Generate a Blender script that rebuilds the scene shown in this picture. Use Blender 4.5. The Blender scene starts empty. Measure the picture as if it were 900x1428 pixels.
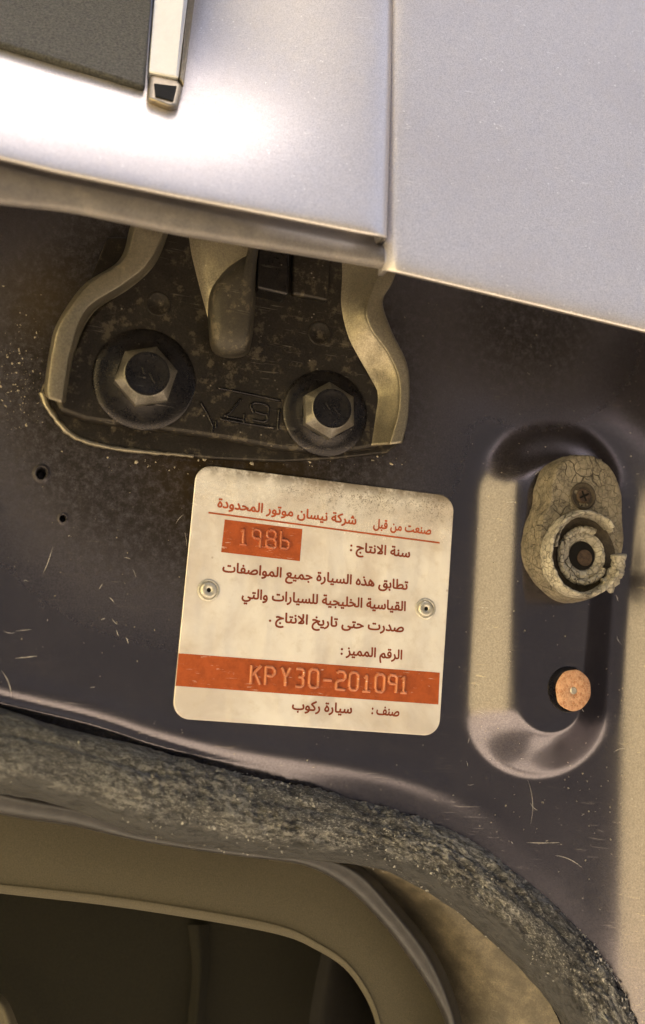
import bpy, bmesh, math, random
import numpy as np
from mathutils import Vector, Matrix, noise
from mathutils.geometry import delaunay_2d_cdt

random.seed(7)
rng = np.random.default_rng(7)
sc = bpy.context.scene
COL = sc.collection

# ------------------------------------------------------------------ camera
F = 1600.0                                   # focal length in photo pixels (photo 900 x 1428)
CAM = np.array([-0.0832981, -0.3052045, -0.0186424])
w = np.array([-0.12608507, 0.09810953, 0.268248])
th = np.linalg.norm(w); k = w / th
K = np.array([[0, -k[2], k[1]], [k[2], 0, -k[0]], [-k[1], k[0], 0]])
R = np.eye(3) + math.sin(th) * K + (1 - math.cos(th)) * K @ K      # world -> camera (x right, y forward, z up)
cx_, cy_, cz_ = R.T @ np.array([1, 0, 0]), R.T @ np.array([0, 0, 1]), -(R.T @ np.array([0, 1, 0]))
cam = bpy.data.cameras.new('camera'); camo = bpy.data.objects.new('camera', cam); COL.objects.link(camo)
M = Matrix.Identity(4)
for i in range(3):
    M[i][0], M[i][1], M[i][2], M[i][3] = cx_[i], cy_[i], cz_[i], CAM[i]
camo.matrix_world = M
cam.sensor_fit = 'VERTICAL'; cam.sensor_height = 36; cam.sensor_width = 36
cam.lens = F / 1428 * 36
cam.clip_start = 0.01; cam.clip_end = 2000
cam.dof.use_dof = True; cam.dof.focus_distance = 0.315; cam.dof.aperture_fstop = 8.0
sc.camera = camo

# ------------------------------------------------------------------ light
SUN_EL, SUN_AZ = math.radians(60), math.radians(9)     # azimuth measured from +Y (behind the car) towards +X
world = bpy.data.worlds.new('World'); sc.world = world; world.use_nodes = True
nt = world.node_tree; nt.nodes.clear()
sky = nt.nodes.new('ShaderNodeTexSky'); sky.sky_type = 'NISHITA'; sky.sun_disc = False
sky.sun_elevation = SUN_EL; sky.sun_rotation = SUN_AZ
sky.dust_density = 6.0; sky.air_density = 1.0; sky.ozone_density = 1.0
bg = nt.nodes.new('ShaderNodeBackground'); bg.inputs[1].default_value = 0.12
wo = nt.nodes.new('ShaderNodeOutputWorld')
nt.links.new(sky.outputs[0], bg.inputs[0]); nt.links.new(bg.outputs[0], wo.inputs[0])
sun = bpy.data.lights.new('sun', 'SUN'); sun.energy = 5.0; sun.angle = math.radians(0.5); sun.color = (1.0, 0.95, 0.87)
suno = bpy.data.objects.new('sun', sun); COL.objects.link(suno)
sdir = Vector((math.sin(SUN_AZ) * math.cos(SUN_EL), math.cos(SUN_AZ) * math.cos(SUN_EL), math.sin(SUN_EL)))
suno.rotation_euler = (-sdir).to_track_quat('-Z', 'Y').to_euler()
vs = sc.view_settings
vs.view_transform = 'Standard'; vs.look = 'None'; vs.exposure = 1.52; vs.gamma = 1.0; vs.use_curve_mapping = False

# ------------------------------------------------------------------ geometry helpers
MM = 0.001
PX = 0.0002055                                # metres per photo pixel near the plate


def ray(px, py):
    px = np.asarray(px, float); py = np.asarray(py, float)
    d = np.stack([(px - 450) / F, np.ones_like(px), -(py - 714) / F], -1)
    return d @ R


def P(px, py, h=0.0):
    """Point seen at photo pixel (px, py) that stands h millimetres proud of the pillar face (plane y = 0)."""
    d = ray(px, py)
    t = (-np.asarray(h, float) * MM - CAM[1]) / d[..., 1]
    return CAM + d * t[..., None]


def V(px, py, h=0.0):
    return Vector(P(float(px), float(py), h).tolist())


def mesh_np(name, verts, faces, mat, parent=None, smooth=True):
    me = bpy.data.meshes.new(name)
    me.from_pydata(np.asarray(verts).tolist(), [], [tuple(int(i) for i in f) for f in faces])
    me.update()
    if smooth:
        me.polygons.foreach_set('use_smooth', [True] * len(me.polygons))
    o = bpy.data.objects.new(name, me); COL.objects.link(o)
    if mat: me.materials.append(mat)
    if parent: o.parent = parent
    return o


def bm_obj(name, bm, mat, parent=None, smooth=True):
    me = bpy.data.meshes.new(name); bm.normal_update(); bm.to_mesh(me); bm.free()
    if smooth: me.polygons.foreach_set('use_smooth', [True] * len(me.polygons))
    o = bpy.data.objects.new(name, me); COL.objects.link(o)
    if mat: me.materials.append(mat)
    if parent: o.parent = parent
    return o


def grid_faces(n, m, closed_u=False, closed_v=False):
    f = []
    for i in range(n if closed_u else n - 1):
        for j in range(m if closed_v else m - 1):
            a, b = i * m + j, i * m + (j + 1) % m
            c, d = ((i + 1) % n) * m + (j + 1) % m, ((i + 1) % n) * m + j
            f.append((a, d, c, b))
    return f


def spline(pts, n):
    """Catmull-Rom resample (arc-length even) of a list of points of any dimension."""
    p = np.asarray(pts, float)
    p = np.vstack([2 * p[0] - p[1], p, 2 * p[-1] - p[-2]])
    out = []
    for i in range(1, len(p) - 2):
        t = np.linspace(0, 1, 24, endpoint=False)[:, None]
        a, b, c, d = p[i - 1], p[i], p[i + 1], p[i + 2]
        out.append(0.5 * (2 * b + (c - a) * t + (2 * a - 5 * b + 4 * c - d) * t ** 2 + (3 * b - a - 3 * c + d) * t ** 3))
    out = np.vstack(out + [p[-2:-1]])
    s = np.r_[0, np.cumsum(np.linalg.norm(np.diff(out[:, :2], axis=0), axis=1))]
    q = np.linspace(0, s[-1], n)
    return np.stack([np.interp(q, s, out[:, kk]) for kk in range(out.shape[1])], 1)


def loft(name, curves, n, mat, parent=None, sub=6, thick=0.0):
    """Smooth sheet through several curves; each curve a list of (px, py, h)."""
    cs = np.stack([spline(c, n) for c in curves], 1)             # n, m, 3
    if sub:
        rows = np.stack([spline_keep(cs[i], sub) for i in range(n)], 0)
    else:
        rows = cs
    v = P(rows[..., 0], rows[..., 1], rows[..., 2])
    nn, mm = v.shape[:2]
    o = mesh_np(name, v.reshape(-1, 3), grid_faces(nn, mm), mat, parent)
    if thick: solid(o, thick)
    return o


def spline_keep(p, sub):
    p = np.vstack([2 * p[0] - p[1], p, 2 * p[-1] - p[-2]])
    out = []
    for i in range(1, len(p) - 2):
        t = np.linspace(0, 1, sub, endpoint=False)[:, None]
        a, b, c, d = p[i - 1], p[i], p[i + 1], p[i + 2]
        out.append(0.5 * (2 * b + (c - a) * t + (2 * a - 5 * b + 4 * c - d) * t ** 2 + (3 * b - a - 3 * c + d) * t ** 3))
    return np.vstack(out + [p[-2:-1]])


def solid(o, t, off=-1):
    m = o.modifiers.new('thickness', 'SOLIDIFY'); m.thickness = t; m.offset = off
    return o


def bevel(o, wdt, seg=3, ang=40):
    m = o.modifiers.new('edges', 'BEVEL'); m.width = wdt; m.segments = seg
    m.limit_method = 'ANGLE'; m.angle_limit = math.radians(ang)
    return o


def extrude_outline(name, pts, h0, h1, mat, parent=None, bev=0.0, seg=3):
    """Flat solid with an outline in photo pixels at height h1, standing on h0 (straight along the pillar's normal)."""
    top = [V(x, y, h1) for x, y in pts]
    bm = bmesh.new()
    a = [bm.verts.new(p) for p in top]
    b = [bm.verts.new(p + Vector((0, (h1 - h0) * MM, 0))) for p in top]
    bm.faces.new(a); bm.faces.new(b[::-1])
    n = len(a)
    for i in range(n):
        bm.faces.new((a[i], b[i], b[(i + 1) % n], a[(i + 1) % n]))
    bmesh.ops.recalc_face_normals(bm, faces=bm.faces)
    o = bm_obj(name, bm, mat, parent, smooth=True)
    if bev: bevel(o, bev, seg)
    auto_smooth(o)
    return o


def auto_smooth(o, ang=40):
    me = o.data
    bm = bmesh.new(); bm.from_mesh(me)
    for e in bm.edges:
        if len(e.link_faces) == 2 and e.calc_face_angle(0) > math.radians(ang): e.smooth = False
    bm.to_mesh(me); bm.free()


def tube(name, pts3, rad, mat, parent=None, seg=10, flat=1.0, closed=False, fn=None):
    """Sweep round section along 3-D points; flat scales it along the pillar normal; fn(i, ang, point) adds to the radius."""
    p = np.asarray(pts3, float); n = len(p)
    r = np.broadcast_to(np.asarray(rad, float), (n,))
    T = np.gradient(p, axis=0) if not closed else np.roll(p, -1, 0) - np.roll(p, 1, 0)
    T /= np.linalg.norm(T, axis=1, keepdims=True) + 1e-12
    N = np.array([0, -1.0, 0]); N = N - T * (T @ N)[:, None]; N /= np.linalg.norm(N, axis=1, keepdims=True) + 1e-9
    B = np.cross(T, N)
    a = np.linspace(0, 2 * math.pi, seg, endpoint=False)
    rr = np.repeat(r[:, None], seg, 1).copy()
    v = p[:, None] + B[:, None] * (rr * np.cos(a))[..., None] + N[:, None] * (rr * flat * np.sin(a))[..., None]
    if fn is not None:
        for i in range(n):
            for j in range(seg):
                dlt = fn(i / (n - 1), a[j], v[i, j])
                v[i, j] += (B[i] * math.cos(a[j]) + N[i] * math.sin(a[j])) * dlt
    f = grid_faces(n, seg, closed, True)
    vv = v.reshape(-1, 3)
    if not closed:
        vv = np.vstack([vv, p[:1], p[-1:]]); c0, c1 = n * seg, n * seg + 1
        for j in range(seg):
            f.append((c0, j, (j + 1) % seg)); f.append((c1, (n - 1) * seg + (j + 1) % seg, (n - 1) * seg + j))
    o = mesh_np(name, vv, f, mat, parent)
    return o


def fix_normals(o):
    bm = bmesh.new(); bm.from_mesh(o.data); bmesh.ops.recalc_face_normals(bm, faces=bm.faces); bm.to_mesh(o.data); bm.free()
    return o


def lathe(name, c, prof, mat, parent=None, seg=64, sides=None, rot=0.0, fn=None, crease=40):
    """Turn profile [(radius mm, height mm)] about the pillar normal through c (c already includes its height)."""
    n = len(prof); v = []
    for pr in prof:
        r, h = pr[:2]
        for j in range(seg):
            a = 2 * math.pi * j / seg + rot
            rr = r
            if sides and pr[2:] != (0,): rr = r * math.cos(math.pi / sides) / math.cos(((a - rot) % (2 * math.pi / sides)) - math.pi / sides)
            q = Vector((c[0] + rr * MM * math.cos(a), c[1] - h * MM, c[2] + rr * MM * math.sin(a)))
            if fn: q = fn(q, r, h, a)
            v.append(tuple(q))
    f = grid_faces(n, seg, False, True)
    o = mesh_np(name, v, f, mat, parent)
    bm = bmesh.new(); bm.from_mesh(o.data)
    bmesh.ops.remove_doubles(bm, verts=bm.verts, dist=1e-6)
    bmesh.ops.recalc_face_normals(bm, faces=bm.faces); bm.to_mesh(o.data); bm.free()
    o.data.polygons.foreach_set('use_smooth', [True] * len(o.data.polygons))
    auto_smooth(o, crease)
    return o


def thing(name, label, cat, loc=(0, 0, 0), group=None):
    o = bpy.data.objects.new(name, None); COL.objects.link(o); o.empty_display_size = 0.01
    o['label'] = label; o['category'] = cat
    if group: o['group'] = group
    return o


def tag(o, label=None, cat=None, kind=None, group=None):
    if label: o['label'] = label
    if cat: o['category'] = cat
    if kind: o['kind'] = kind
    if group: o['group'] = group
    return o


def pillow(name, outline, layers, mat, parent, n=90):
    """soft solid: a closed outline in photo pixels, shrunk layer by layer [(scale, height mm)]."""
    ol_ = spline(list(outline) + [outline[0]], n + 1)[:n]; c_ = ol_.mean(0); vv_ = []
    lay_ = spline_keep(np.array(layers, float), 4)
    for s_, h_ in lay_:
        q_ = c_ + (ol_ - c_) * s_
        vv_ += P(q_[:, 0], q_[:, 1], h_).tolist()
    return fix_normals(mesh_np(name, vv_, grid_faces(len(lay_), n, False, True), mat, parent))


# ------------------------------------------------------------------ materials
class Mat:
    def __init__(s, name):
        s.m = bpy.data.materials.new(name); s.m.use_nodes = True
        s.t = s.m.node_tree; s.b = s.t.nodes['Principled BSDF']
        s.co = s.t.nodes.new('ShaderNodeTexCoord').outputs['Object']

    def n(s, typ, **kw):
        nd = s.t.nodes.new(typ)
        for a, b in kw.items(): setattr(nd, a, b)
        return nd

    def l(s, a, b): s.t.links.new(a, b)

    def noise(s, scale, detail=4, rough=0.55, dist=0.0, vec=None):
        nd = s.n('ShaderNodeTexNoise'); nd.inputs['Scale'].default_value = scale
        nd.inputs['Detail'].default_value = detail; nd.inputs['Roughness'].default_value = rough
        nd.inputs['Distortion'].default_value = dist
        s.l(vec or s.co, nd.inputs['Vector']); return nd.outputs['Fac']

    def voro(s, scale, feature='F1', vec=None, out='Distance', rnd=1.0):
        nd = s.n('ShaderNodeTexVoronoi', feature=feature); nd.inputs['Scale'].default_value = scale
        nd.inputs['Randomness'].default_value = rnd
        s.l(vec or s.co, nd.inputs['Vector']); return nd.outputs[out]

    def ramp(s, x, a, b, lo=0.0, hi=1.0):
        nd = s.n('ShaderNodeMapRange', interpolation_type='SMOOTHSTEP')
        for i, v_ in zip((1, 2, 3, 4), (a, b, lo, hi)): nd.inputs[i].default_value = v_
        s.l(x, nd.inputs[0]); return nd.outputs[0]

    def math(s, op, a, b=None, clamp=False):
        nd = s.n('ShaderNodeMath', operation=op); nd.use_clamp = clamp
        for i, x in enumerate((a, b)):
            if x is None: continue
            if isinstance(x, (int, float)): nd.inputs[i].default_value = x
            else: s.l(x, nd.inputs[i])
        return nd.outputs[0]

    def mix(s, fac, a, b):
        nd = s.n('ShaderNodeMix', data_type='RGBA')
        for i, x in ((0, fac), (6, a), (7, b)):
            if isinstance(x, (int, float)): nd.inputs[i].default_value = x
            elif isinstance(x, tuple): nd.inputs[i].default_value = (*x, 1)
            else: s.l(x, nd.inputs[i])
        return nd.outputs[2]

    def fmix(s, fac, a, b):
        nd = s.n('ShaderNodeMix', data_type='FLOAT')
        for i, x in ((0, fac), (2, a), (3, b)):
            if isinstance(x, (int, float)): nd.inputs[i].default_value = x
            else: s.l(x, nd.inputs[i])
        return nd.outputs[0]

    def set(s, **kw):
        for a, x in kw.items():
            i = s.b.inputs[a.replace('_', ' ')]
            if isinstance(x, (int, float)): i.default_value = x
            elif isinstance(x, tuple): i.default_value = (*x, 1) if len(x) == 3 else x
            else: s.l(x, i)
        return s

    def bump(s, h, strength=0.5, dist=0.0002):
        nd = s.n('ShaderNodeBump'); nd.inputs['Strength'].default_value = strength
        nd.inputs['Distance'].default_value = dist
        s.l(h, nd.inputs['Height']); s.l(nd.outputs[0], s.b.inputs['Normal']); return s

    def xyz(s):
        nd = s.n('ShaderNodeSeparateXYZ'); s.l(s.co, nd.inputs[0]); return nd.outputs

    def near(s, c, r0, r1):
        """1 inside distance r0 of point c (in the pillar plane), 0 beyond r1."""
        d = s.n('ShaderNodeVectorMath', operation='DISTANCE'); s.l(s.co, d.inputs[0]); d.inputs[1].default_value = c
        return s.ramp(d.outputs['Value'], r0, r1, 1.0, 0.0)


def dusty_paint(name, base, dust=(0.30, 0.25, 0.17), amount=0.35, metal=0.35, rough=0.34, grime=None, speck=0.5, bumpy=0.3, worn=0.0):
    m = Mat(name)
    big = m.noise(38, 5, 0.6); mid = m.noise(260, 5, 0.65); fine = m.noise(2600, 3, 0.7)
    d = m.math('MULTIPLY', m.ramp(big, 0.35, 0.7, 0.25, 1.0), m.ramp(mid, 0.3, 0.72, 0.35, 1.0))
    d = m.math('MULTIPLY', d, m.ramp(fine, 0.3, 0.7, 0.45, 1.15))
    d = m.math('MULTIPLY', d, amount, clamp=True)
    grit = m.ramp(m.noise(2100, 4, 0.8), 0.3, 0.7, 0.0, 1.0)
    col = m.mix(m.math('MULTIPLY', grit, 0.75), base, tuple(v * 0.45 for v in base))
    col = m.mix(d, col, dust)
    # pale flecks of dust
    vs_ = m.voro(430, 'F1'); ok = m.ramp(m.noise(150, 3), 0.50, 0.64)
    fl = m.math('MULTIPLY', m.ramp(vs_, 0.07, 0.13, 1.0, 0.0), ok)
    # fine wiping scratches
    mp = m.n('ShaderNodeMapping'); m.l(m.co, mp.inputs[0]); mp.inputs['Rotation'].default_value = (0, 0.6, 0); mp.inputs['Scale'].default_value = (90, 400, 1700)
    sc_ = m.ramp(m.noise(1.0, 2, 0.6, 0.5, vec=mp.outputs[0]), 0.63, 0.70)
    sc_ = m.math('MULTIPLY', sc_, m.ramp(m.noise(85, 3), 0.50, 0.60))
    fl = m.math('MULTIPLY', m.math('MAXIMUM', fl, m.math('MULTIPLY', sc_, 0.45)), speck)
    col = m.mix(fl, col, (0.42, 0.37, 0.30))
    if worn:
        wp = m.math('MULTIPLY', m.ramp(m.noise(300, 7, 0.75), 0.52, 0.62), worn)
        col = m.mix(wp, col, (0.13, 0.105, 0.068)); d = m.math('MAXIMUM', d, wp)
    ro = m.fmix(d, rough, 0.75)
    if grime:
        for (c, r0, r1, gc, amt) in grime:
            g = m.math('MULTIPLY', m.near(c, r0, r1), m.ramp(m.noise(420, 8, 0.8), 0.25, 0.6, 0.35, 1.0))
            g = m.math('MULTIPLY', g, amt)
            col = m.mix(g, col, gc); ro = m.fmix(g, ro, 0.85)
    m.set(Base_Color=col, Roughness=ro, Metallic=m.fmix(d, metal, 0.0))
    hgt = m.math('ADD', m.math('MULTIPLY', fine, 0.25), m.math('ADD', m.math('MULTIPLY', mid, 0.35), m.math('MULTIPLY', fl, 1.2)))
    m.bump(hgt, bumpy, 0.0002)
    return m.m


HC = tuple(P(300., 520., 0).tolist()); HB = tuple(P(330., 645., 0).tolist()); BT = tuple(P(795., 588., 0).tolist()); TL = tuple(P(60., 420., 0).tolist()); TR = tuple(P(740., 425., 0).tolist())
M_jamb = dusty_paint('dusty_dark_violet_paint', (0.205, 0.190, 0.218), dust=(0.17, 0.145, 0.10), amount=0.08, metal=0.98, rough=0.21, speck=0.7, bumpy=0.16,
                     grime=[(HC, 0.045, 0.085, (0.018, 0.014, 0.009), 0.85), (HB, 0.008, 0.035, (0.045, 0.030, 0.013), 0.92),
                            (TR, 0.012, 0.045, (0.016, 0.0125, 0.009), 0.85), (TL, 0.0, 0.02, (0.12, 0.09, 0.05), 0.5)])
M_hinge = dusty_paint('grimy_hinge_paint', (0.038, 0.032, 0.027), dust=(0.020, 0.015, 0.008), amount=0.5, metal=0.8, rough=0.42, bumpy=0.5, worn=0.42)
M_bolt = dusty_paint('dark_bolt_paint', (0.038, 0.035, 0.037), dust=(0.035, 0.028, 0.017), amount=0.30, metal=0.95, rough=0.24, bumpy=0.2, worn=0.1)
M_flange = dusty_paint('dusty_flange_paint', (0.34, 0.30, 0.225), dust=(0.060, 0.046, 0.028), amount=0.8, metal=0.95, rough=0.27, speck=0.4, bumpy=0.12)

M_head_paint = dusty_paint('dusty_bolt_head_paint', (0.25, 0.23, 0.20), dust=(0.03, 0.024, 0.016), amount=0.9, metal=0.9, rough=0.28, speck=0.3, bumpy=0.2, worn=0.25)
M_barrel = dusty_paint('dusty_barrel_paint', (0.055, 0.048, 0.038), dust=(0.07, 0.058, 0.038), amount=0.5, metal=0.6, rough=0.5, bumpy=0.5, worn=0.6)


def lavender(name, base):
    m = Mat(name)
    fine = m.noise(3000, 4, 0.85); mid = m.noise(420, 5, 0.65, 0.3); big = m.noise(28, 4, 0.6)
    d = m.math('MULTIPLY', m.ramp(fine, 0.32, 0.68, 0.0, 1.0), m.ramp(mid, 0.25, 0.75, 0.3, 1.0))
    dk = m.ramp(m.noise(2600, 4, 0.85), 0.35, 0.6, 0.45, 0.0)
    col = m.mix(m.math('MULTIPLY', d, 0.75), base, (0.72, 0.68, 0.68))
    col = m.mix(dk, col, (0.20, 0.185, 0.20))
    col = m.mix(m.ramp(big, 0.4, 0.7, 0.0, 0.25), col, (0.50, 0.45, 0.44))
    fl = m.math('MULTIPLY', m.ramp(m.voro(420), 0.08, 0.14, 1.0, 0.0), m.ramp(m.noise(110, 3), 0.42, 0.66))
    mp = m.n('ShaderNodeMapping'); m.l(m.co, mp.inputs[0]); mp.inputs['Rotation'].default_value = (0, -0.9, 0); mp.inputs['Scale'].default_value = (260, 600, 2400)
    s1 = m.math('MULTIPLY', m.ramp(m.noise(1.0, 2, 0.6, 0.3, vec=mp.outputs[0]), 0.62, 0.72), m.ramp(m.noise(240, 3), 0.5, 0.62))
    fl = m.math('MAXIMUM', fl, m.math('MULTIPLY', s1, 0.55))
    col = m.mix(fl, col, (0.85, 0.82, 0.80))
    m.set(Base_Color=col, Roughness=m.fmix(d, 0.30, 0.46), Metallic=m.fmix(d, 0.6, 0.35))
    m.bump(m.math('ADD', m.math('MULTIPLY', fine, 0.5), m.math('ADD', mid, fl)), 0.25, 0.0002)
    return m.m


M_lav = lavender('lavender_grey_metallic_paint', (0.68, 0.64, 0.63))
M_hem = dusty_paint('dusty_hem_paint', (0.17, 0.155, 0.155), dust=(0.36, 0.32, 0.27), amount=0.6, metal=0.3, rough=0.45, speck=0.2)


def simple(name, col, rough=0.6, metal=0.0, var=0.35, sc_=600, bumpst=0.4, bumpd=0.0002, col2=None):
    m = Mat(name)
    a = m.noise(sc_, 5, 0.65); b = m.noise(sc_ * 6, 3, 0.6)
    c2 = col2 or tuple(min(1, x * (1 + var)) for x in col)
    c1 = tuple(x * (1 - var) for x in col)
    m.set(Base_Color=m.mix(m.ramp(m.math('ADD', m.math('MULTIPLY', a, 0.7), m.math('MULTIPLY', b, 0.3)), 0.3, 0.7), c1, c2), Roughness=rough, Metallic=metal)
    m.bump(m.math('ADD', a, m.math('MULTIPLY', b, 0.5)), bumpst, bumpd)
    return m.m


def seal_mat():
    m = Mat('perished_black_rubber')
    at = m.n('ShaderNodeAttribute', attribute_name='along_seal').outputs['Vector']
    a = m.noise(950, 8, 0.8, 0.2, vec=at); b = m.noise(2600, 5, 0.8, vec=at); big = m.noise(70, 4, 0.6, vec=at)
    d = m.math('MULTIPLY', m.ramp(a, 0.40, 0.64), m.ramp(big, 0.36, 0.60, 0.12, 1.0))
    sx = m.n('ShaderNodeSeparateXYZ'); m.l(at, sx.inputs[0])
    wear_shade = m.ramp(sx.outputs[0], 0.035, 0.075, 0.35, 1.0)
    d = m.math('MULTIPLY', d, wear_shade)
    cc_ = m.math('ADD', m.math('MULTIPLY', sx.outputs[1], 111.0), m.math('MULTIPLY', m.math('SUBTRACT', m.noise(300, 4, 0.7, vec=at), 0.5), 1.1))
    top = m.ramp(cc_, 0.25, 0.62, 1.0, 0.0)          # crumbled outer side; the underside's shade is painted in as near-black
    d = m.math('MULTIPLY', d, top); wear_shade = m.math('MULTIPLY', wear_shade, top)
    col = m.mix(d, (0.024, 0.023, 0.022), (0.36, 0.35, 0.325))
    col = m.mix(m.math('MULTIPLY', m.math('MULTIPLY', m.ramp(b, 0.50, 0.64), wear_shade), 0.6), col, (0.52, 0.50, 0.46))
    crack = m.ramp(m.noise(700, 4, 0.7, 0.6, vec=at), 0.40, 0.47)
    col = m.mix(m.math('MULTIPLY', m.math('SUBTRACT', 1.0, crack), 0.7), col, (0.012, 0.011, 0.010))
    m.set(Base_Color=col, Roughness=m.fmix(d, 0.45, 0.8))
    m.bump(m.math('ADD', m.math('ADD', a, m.math('MULTIPLY', b, 0.6)), m.math('MULTIPLY', crack, 0.4)), 0.9, 0.0005)
    return m.m


def buffer_mat(name='sun_cracked_tan_rubber', ca=(0.085, 0.070, 0.048), cb=(0.22, 0.185, 0.13), cc=(0.31, 0.275, 0.21)):
    m = Mat(name)
    a = m.noise(240, 6, 0.65); b = m.noise(1500, 4, 0.7)
    wv = m.n('ShaderNodeVectorMath', operation='ADD'); sv = m.n('ShaderNodeTexNoise'); sv.inputs['Scale'].default_value = 300
    m.l(m.co, sv.inputs['Vector']); sm = m.n('ShaderNodeVectorMath', operation='SCALE'); sm.inputs['Scale'].default_value = 0.0022
    m.l(sv.outputs['Color'], sm.inputs[0]); m.l(m.co, wv.inputs[0]); m.l(sm.outputs[0], wv.inputs[1])
    c1 = m.ramp(m.voro(190, 'DISTANCE_TO_EDGE', vec=wv.outputs[0]), 0.0, 0.035)
    c2 = m.ramp(m.voro(520, 'DISTANCE_TO_EDGE', vec=wv.outputs[0]), 0.0, 0.05, 0.5, 1.0)
    ck = m.math('MULTIPLY', m.fmix(m.ramp(m.noise(75, 3), 0.46, 0.6), 1.0, c1), c2)
    col = m.mix(m.ramp(a, 0.32, 0.7), ca, cb)
    col = m.mix(m.ramp(b, 0.35, 0.7, 0.0, 0.4), col, cc)
    col = m.mix(m.math('SUBTRACT', 1.0, ck, clamp=True), col, (0.03, 0.022, 0.014))
    m.set(Base_Color=col, Roughness=0.85)
    m.bump(m.math('ADD', m.math('MULTIPLY', ck, 1.0), m.math('MULTIPLY', b, 0.4)), 0.9, 0.0006)
    return m.m


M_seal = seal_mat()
M_buf = buffer_mat()
M_lip = buffer_mat('pale_weathered_rubber', (0.17, 0.15, 0.115), (0.40, 0.365, 0.29), (0.52, 0.48, 0.40))
M_buf_dark = simple('rubber_recess_shade', (0.045, 0.034, 0.022), 0.9, 0, 0.5, 600, 0.8, 0.0005)  # near-black tone paints in the shade of the buffer's recesses
M_rust = simple('rusty_screw_steel', (0.07, 0.045, 0.028), 0.6, 0.5, 0.5, 900)
M_welt = simple('black_rubber_welt', (0.022, 0.020, 0.020), 0.38, 0, 0.4, 300, 0.25)
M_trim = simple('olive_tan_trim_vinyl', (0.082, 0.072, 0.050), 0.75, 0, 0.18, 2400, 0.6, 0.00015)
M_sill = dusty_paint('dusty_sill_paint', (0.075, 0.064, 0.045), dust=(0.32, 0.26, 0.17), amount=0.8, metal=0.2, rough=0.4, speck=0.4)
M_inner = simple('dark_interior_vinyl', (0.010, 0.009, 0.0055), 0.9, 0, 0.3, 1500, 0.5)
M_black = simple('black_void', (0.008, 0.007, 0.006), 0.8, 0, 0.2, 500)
M_mould = simple('grained_black_moulding', (0.085, 0.081, 0.068), 0.55, 0, 0.75, 1500, 1.0, 0.0008)
M_strip = simple('bright_metal_strip', (0.92, 0.91, 0.88), 0.35, 0.15, 0.04, 300, 0.05)
M_strip_edge = simple('tarnished_strip_edge', (0.30, 0.25, 0.18), 0.4, 0.7, 0.2, 500, 0.1)
M_ground = simple('pale_sand', (0.46, 0.39, 0.29), 0.95, 0, 0.2, 3, 0.3, 0.02)
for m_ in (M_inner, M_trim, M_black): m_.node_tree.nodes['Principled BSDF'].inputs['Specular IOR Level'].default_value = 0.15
M_bounce = simple('sand_bounce', (0.92, 0.79, 0.43), 0.95, 0, 0.12, 8, 0.3, 0.01)
M_screen = simple('dark_screen', (0.011, 0.011, 0.012), 0.7, 0, 0.2, 10, 0.1)
M_crumb = simple('rubber_crumbs', (0.05, 0.047, 0.042), 0.5, 0, 0.8, 900, 0.3, col2=(0.42, 0.405, 0.37))
M_crust = simple('pale_crust', (0.55, 0.51, 0.45), 0.9, 0, 0.3, 900, 0.3)
M_fleck = simple('dried_mud_flecks', (0.33, 0.29, 0.22), 0.9, 0, 0.4, 900, 0.3)


def plate_mat():
    m = Mat('aged_white_plate_enamel')
    x = m.xyz()
    big = m.noise(42, 5, 0.6, 0.4); mid = m.noise(300, 5, 0.65); fine = m.noise(2800, 3, 0.75)
    col = m.mix(m.ramp(big, 0.36, 0.62), (0.69, 0.62, 0.55), (0.87, 0.83, 0.77))
    col = m.mix(m.math('MULTIPLY', m.ramp(mid, 0.5, 0.75), 0.3), col, (0.55, 0.45, 0.33))
    # speckled grime along the top edge, heaviest right of the middle
    top = m.math('MULTIPLY', m.ramp(x[2], 0.0165, 0.033), m.ramp(x[0], -0.04, 0.02, 0.5, 1.15))
    sp = m.ramp(m.math('ADD', m.math('MULTIPLY', fine, 0.6), m.math('MULTIPLY', m.noise(900, 4, 0.7), 0.4)), 0.44, 0.60)
    g = m.math('MULTIPLY', top, m.math('MULTIPLY', sp, m.ramp(m.noise(70, 4, 0.6), 0.3, 0.55)))
    ed = m.math('MULTIPLY', m.ramp(x[2], 0.0290, 0.0338), m.ramp(m.noise(160, 5, 0.7), 0.30, 0.55))
    g = m.math('MAXIMUM', m.math('MULTIPLY', g, 0.8), m.math('MULTIPLY', ed, 0.85))
    col = m.mix(g, col, (0.10, 0.075, 0.05))
    st = m.math('MULTIPLY', m.ramp(m.voro(260), 0.05, 0.11, 1.0, 0.0), m.ramp(m.noise(90, 3), 0.55, 0.7))
    col = m.mix(m.math('MULTIPLY', st, 0.5), col, (0.3, 0.22, 0.15))
    m.set(Base_Color=col, Roughness=m.fmix(g, 0.24, 0.8), Metallic=0.25)
    mp = m.n('ShaderNodeMapping'); m.l(m.co, mp.inputs[0]); mp.inputs['Rotation'].default_value = (0, 0.25, 0); mp.inputs['Scale'].default_value = (75, 60, 34)
    wr = m.noise(1.0, 2, 0.45, 0.3, vec=mp.outputs[0])
    m.bump(m.math('ADD', wr, m.math('MULTIPLY', mid, 0.03)), 0.8, 0.0026)
    return m.m


M_plate = plate_mat()


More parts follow.
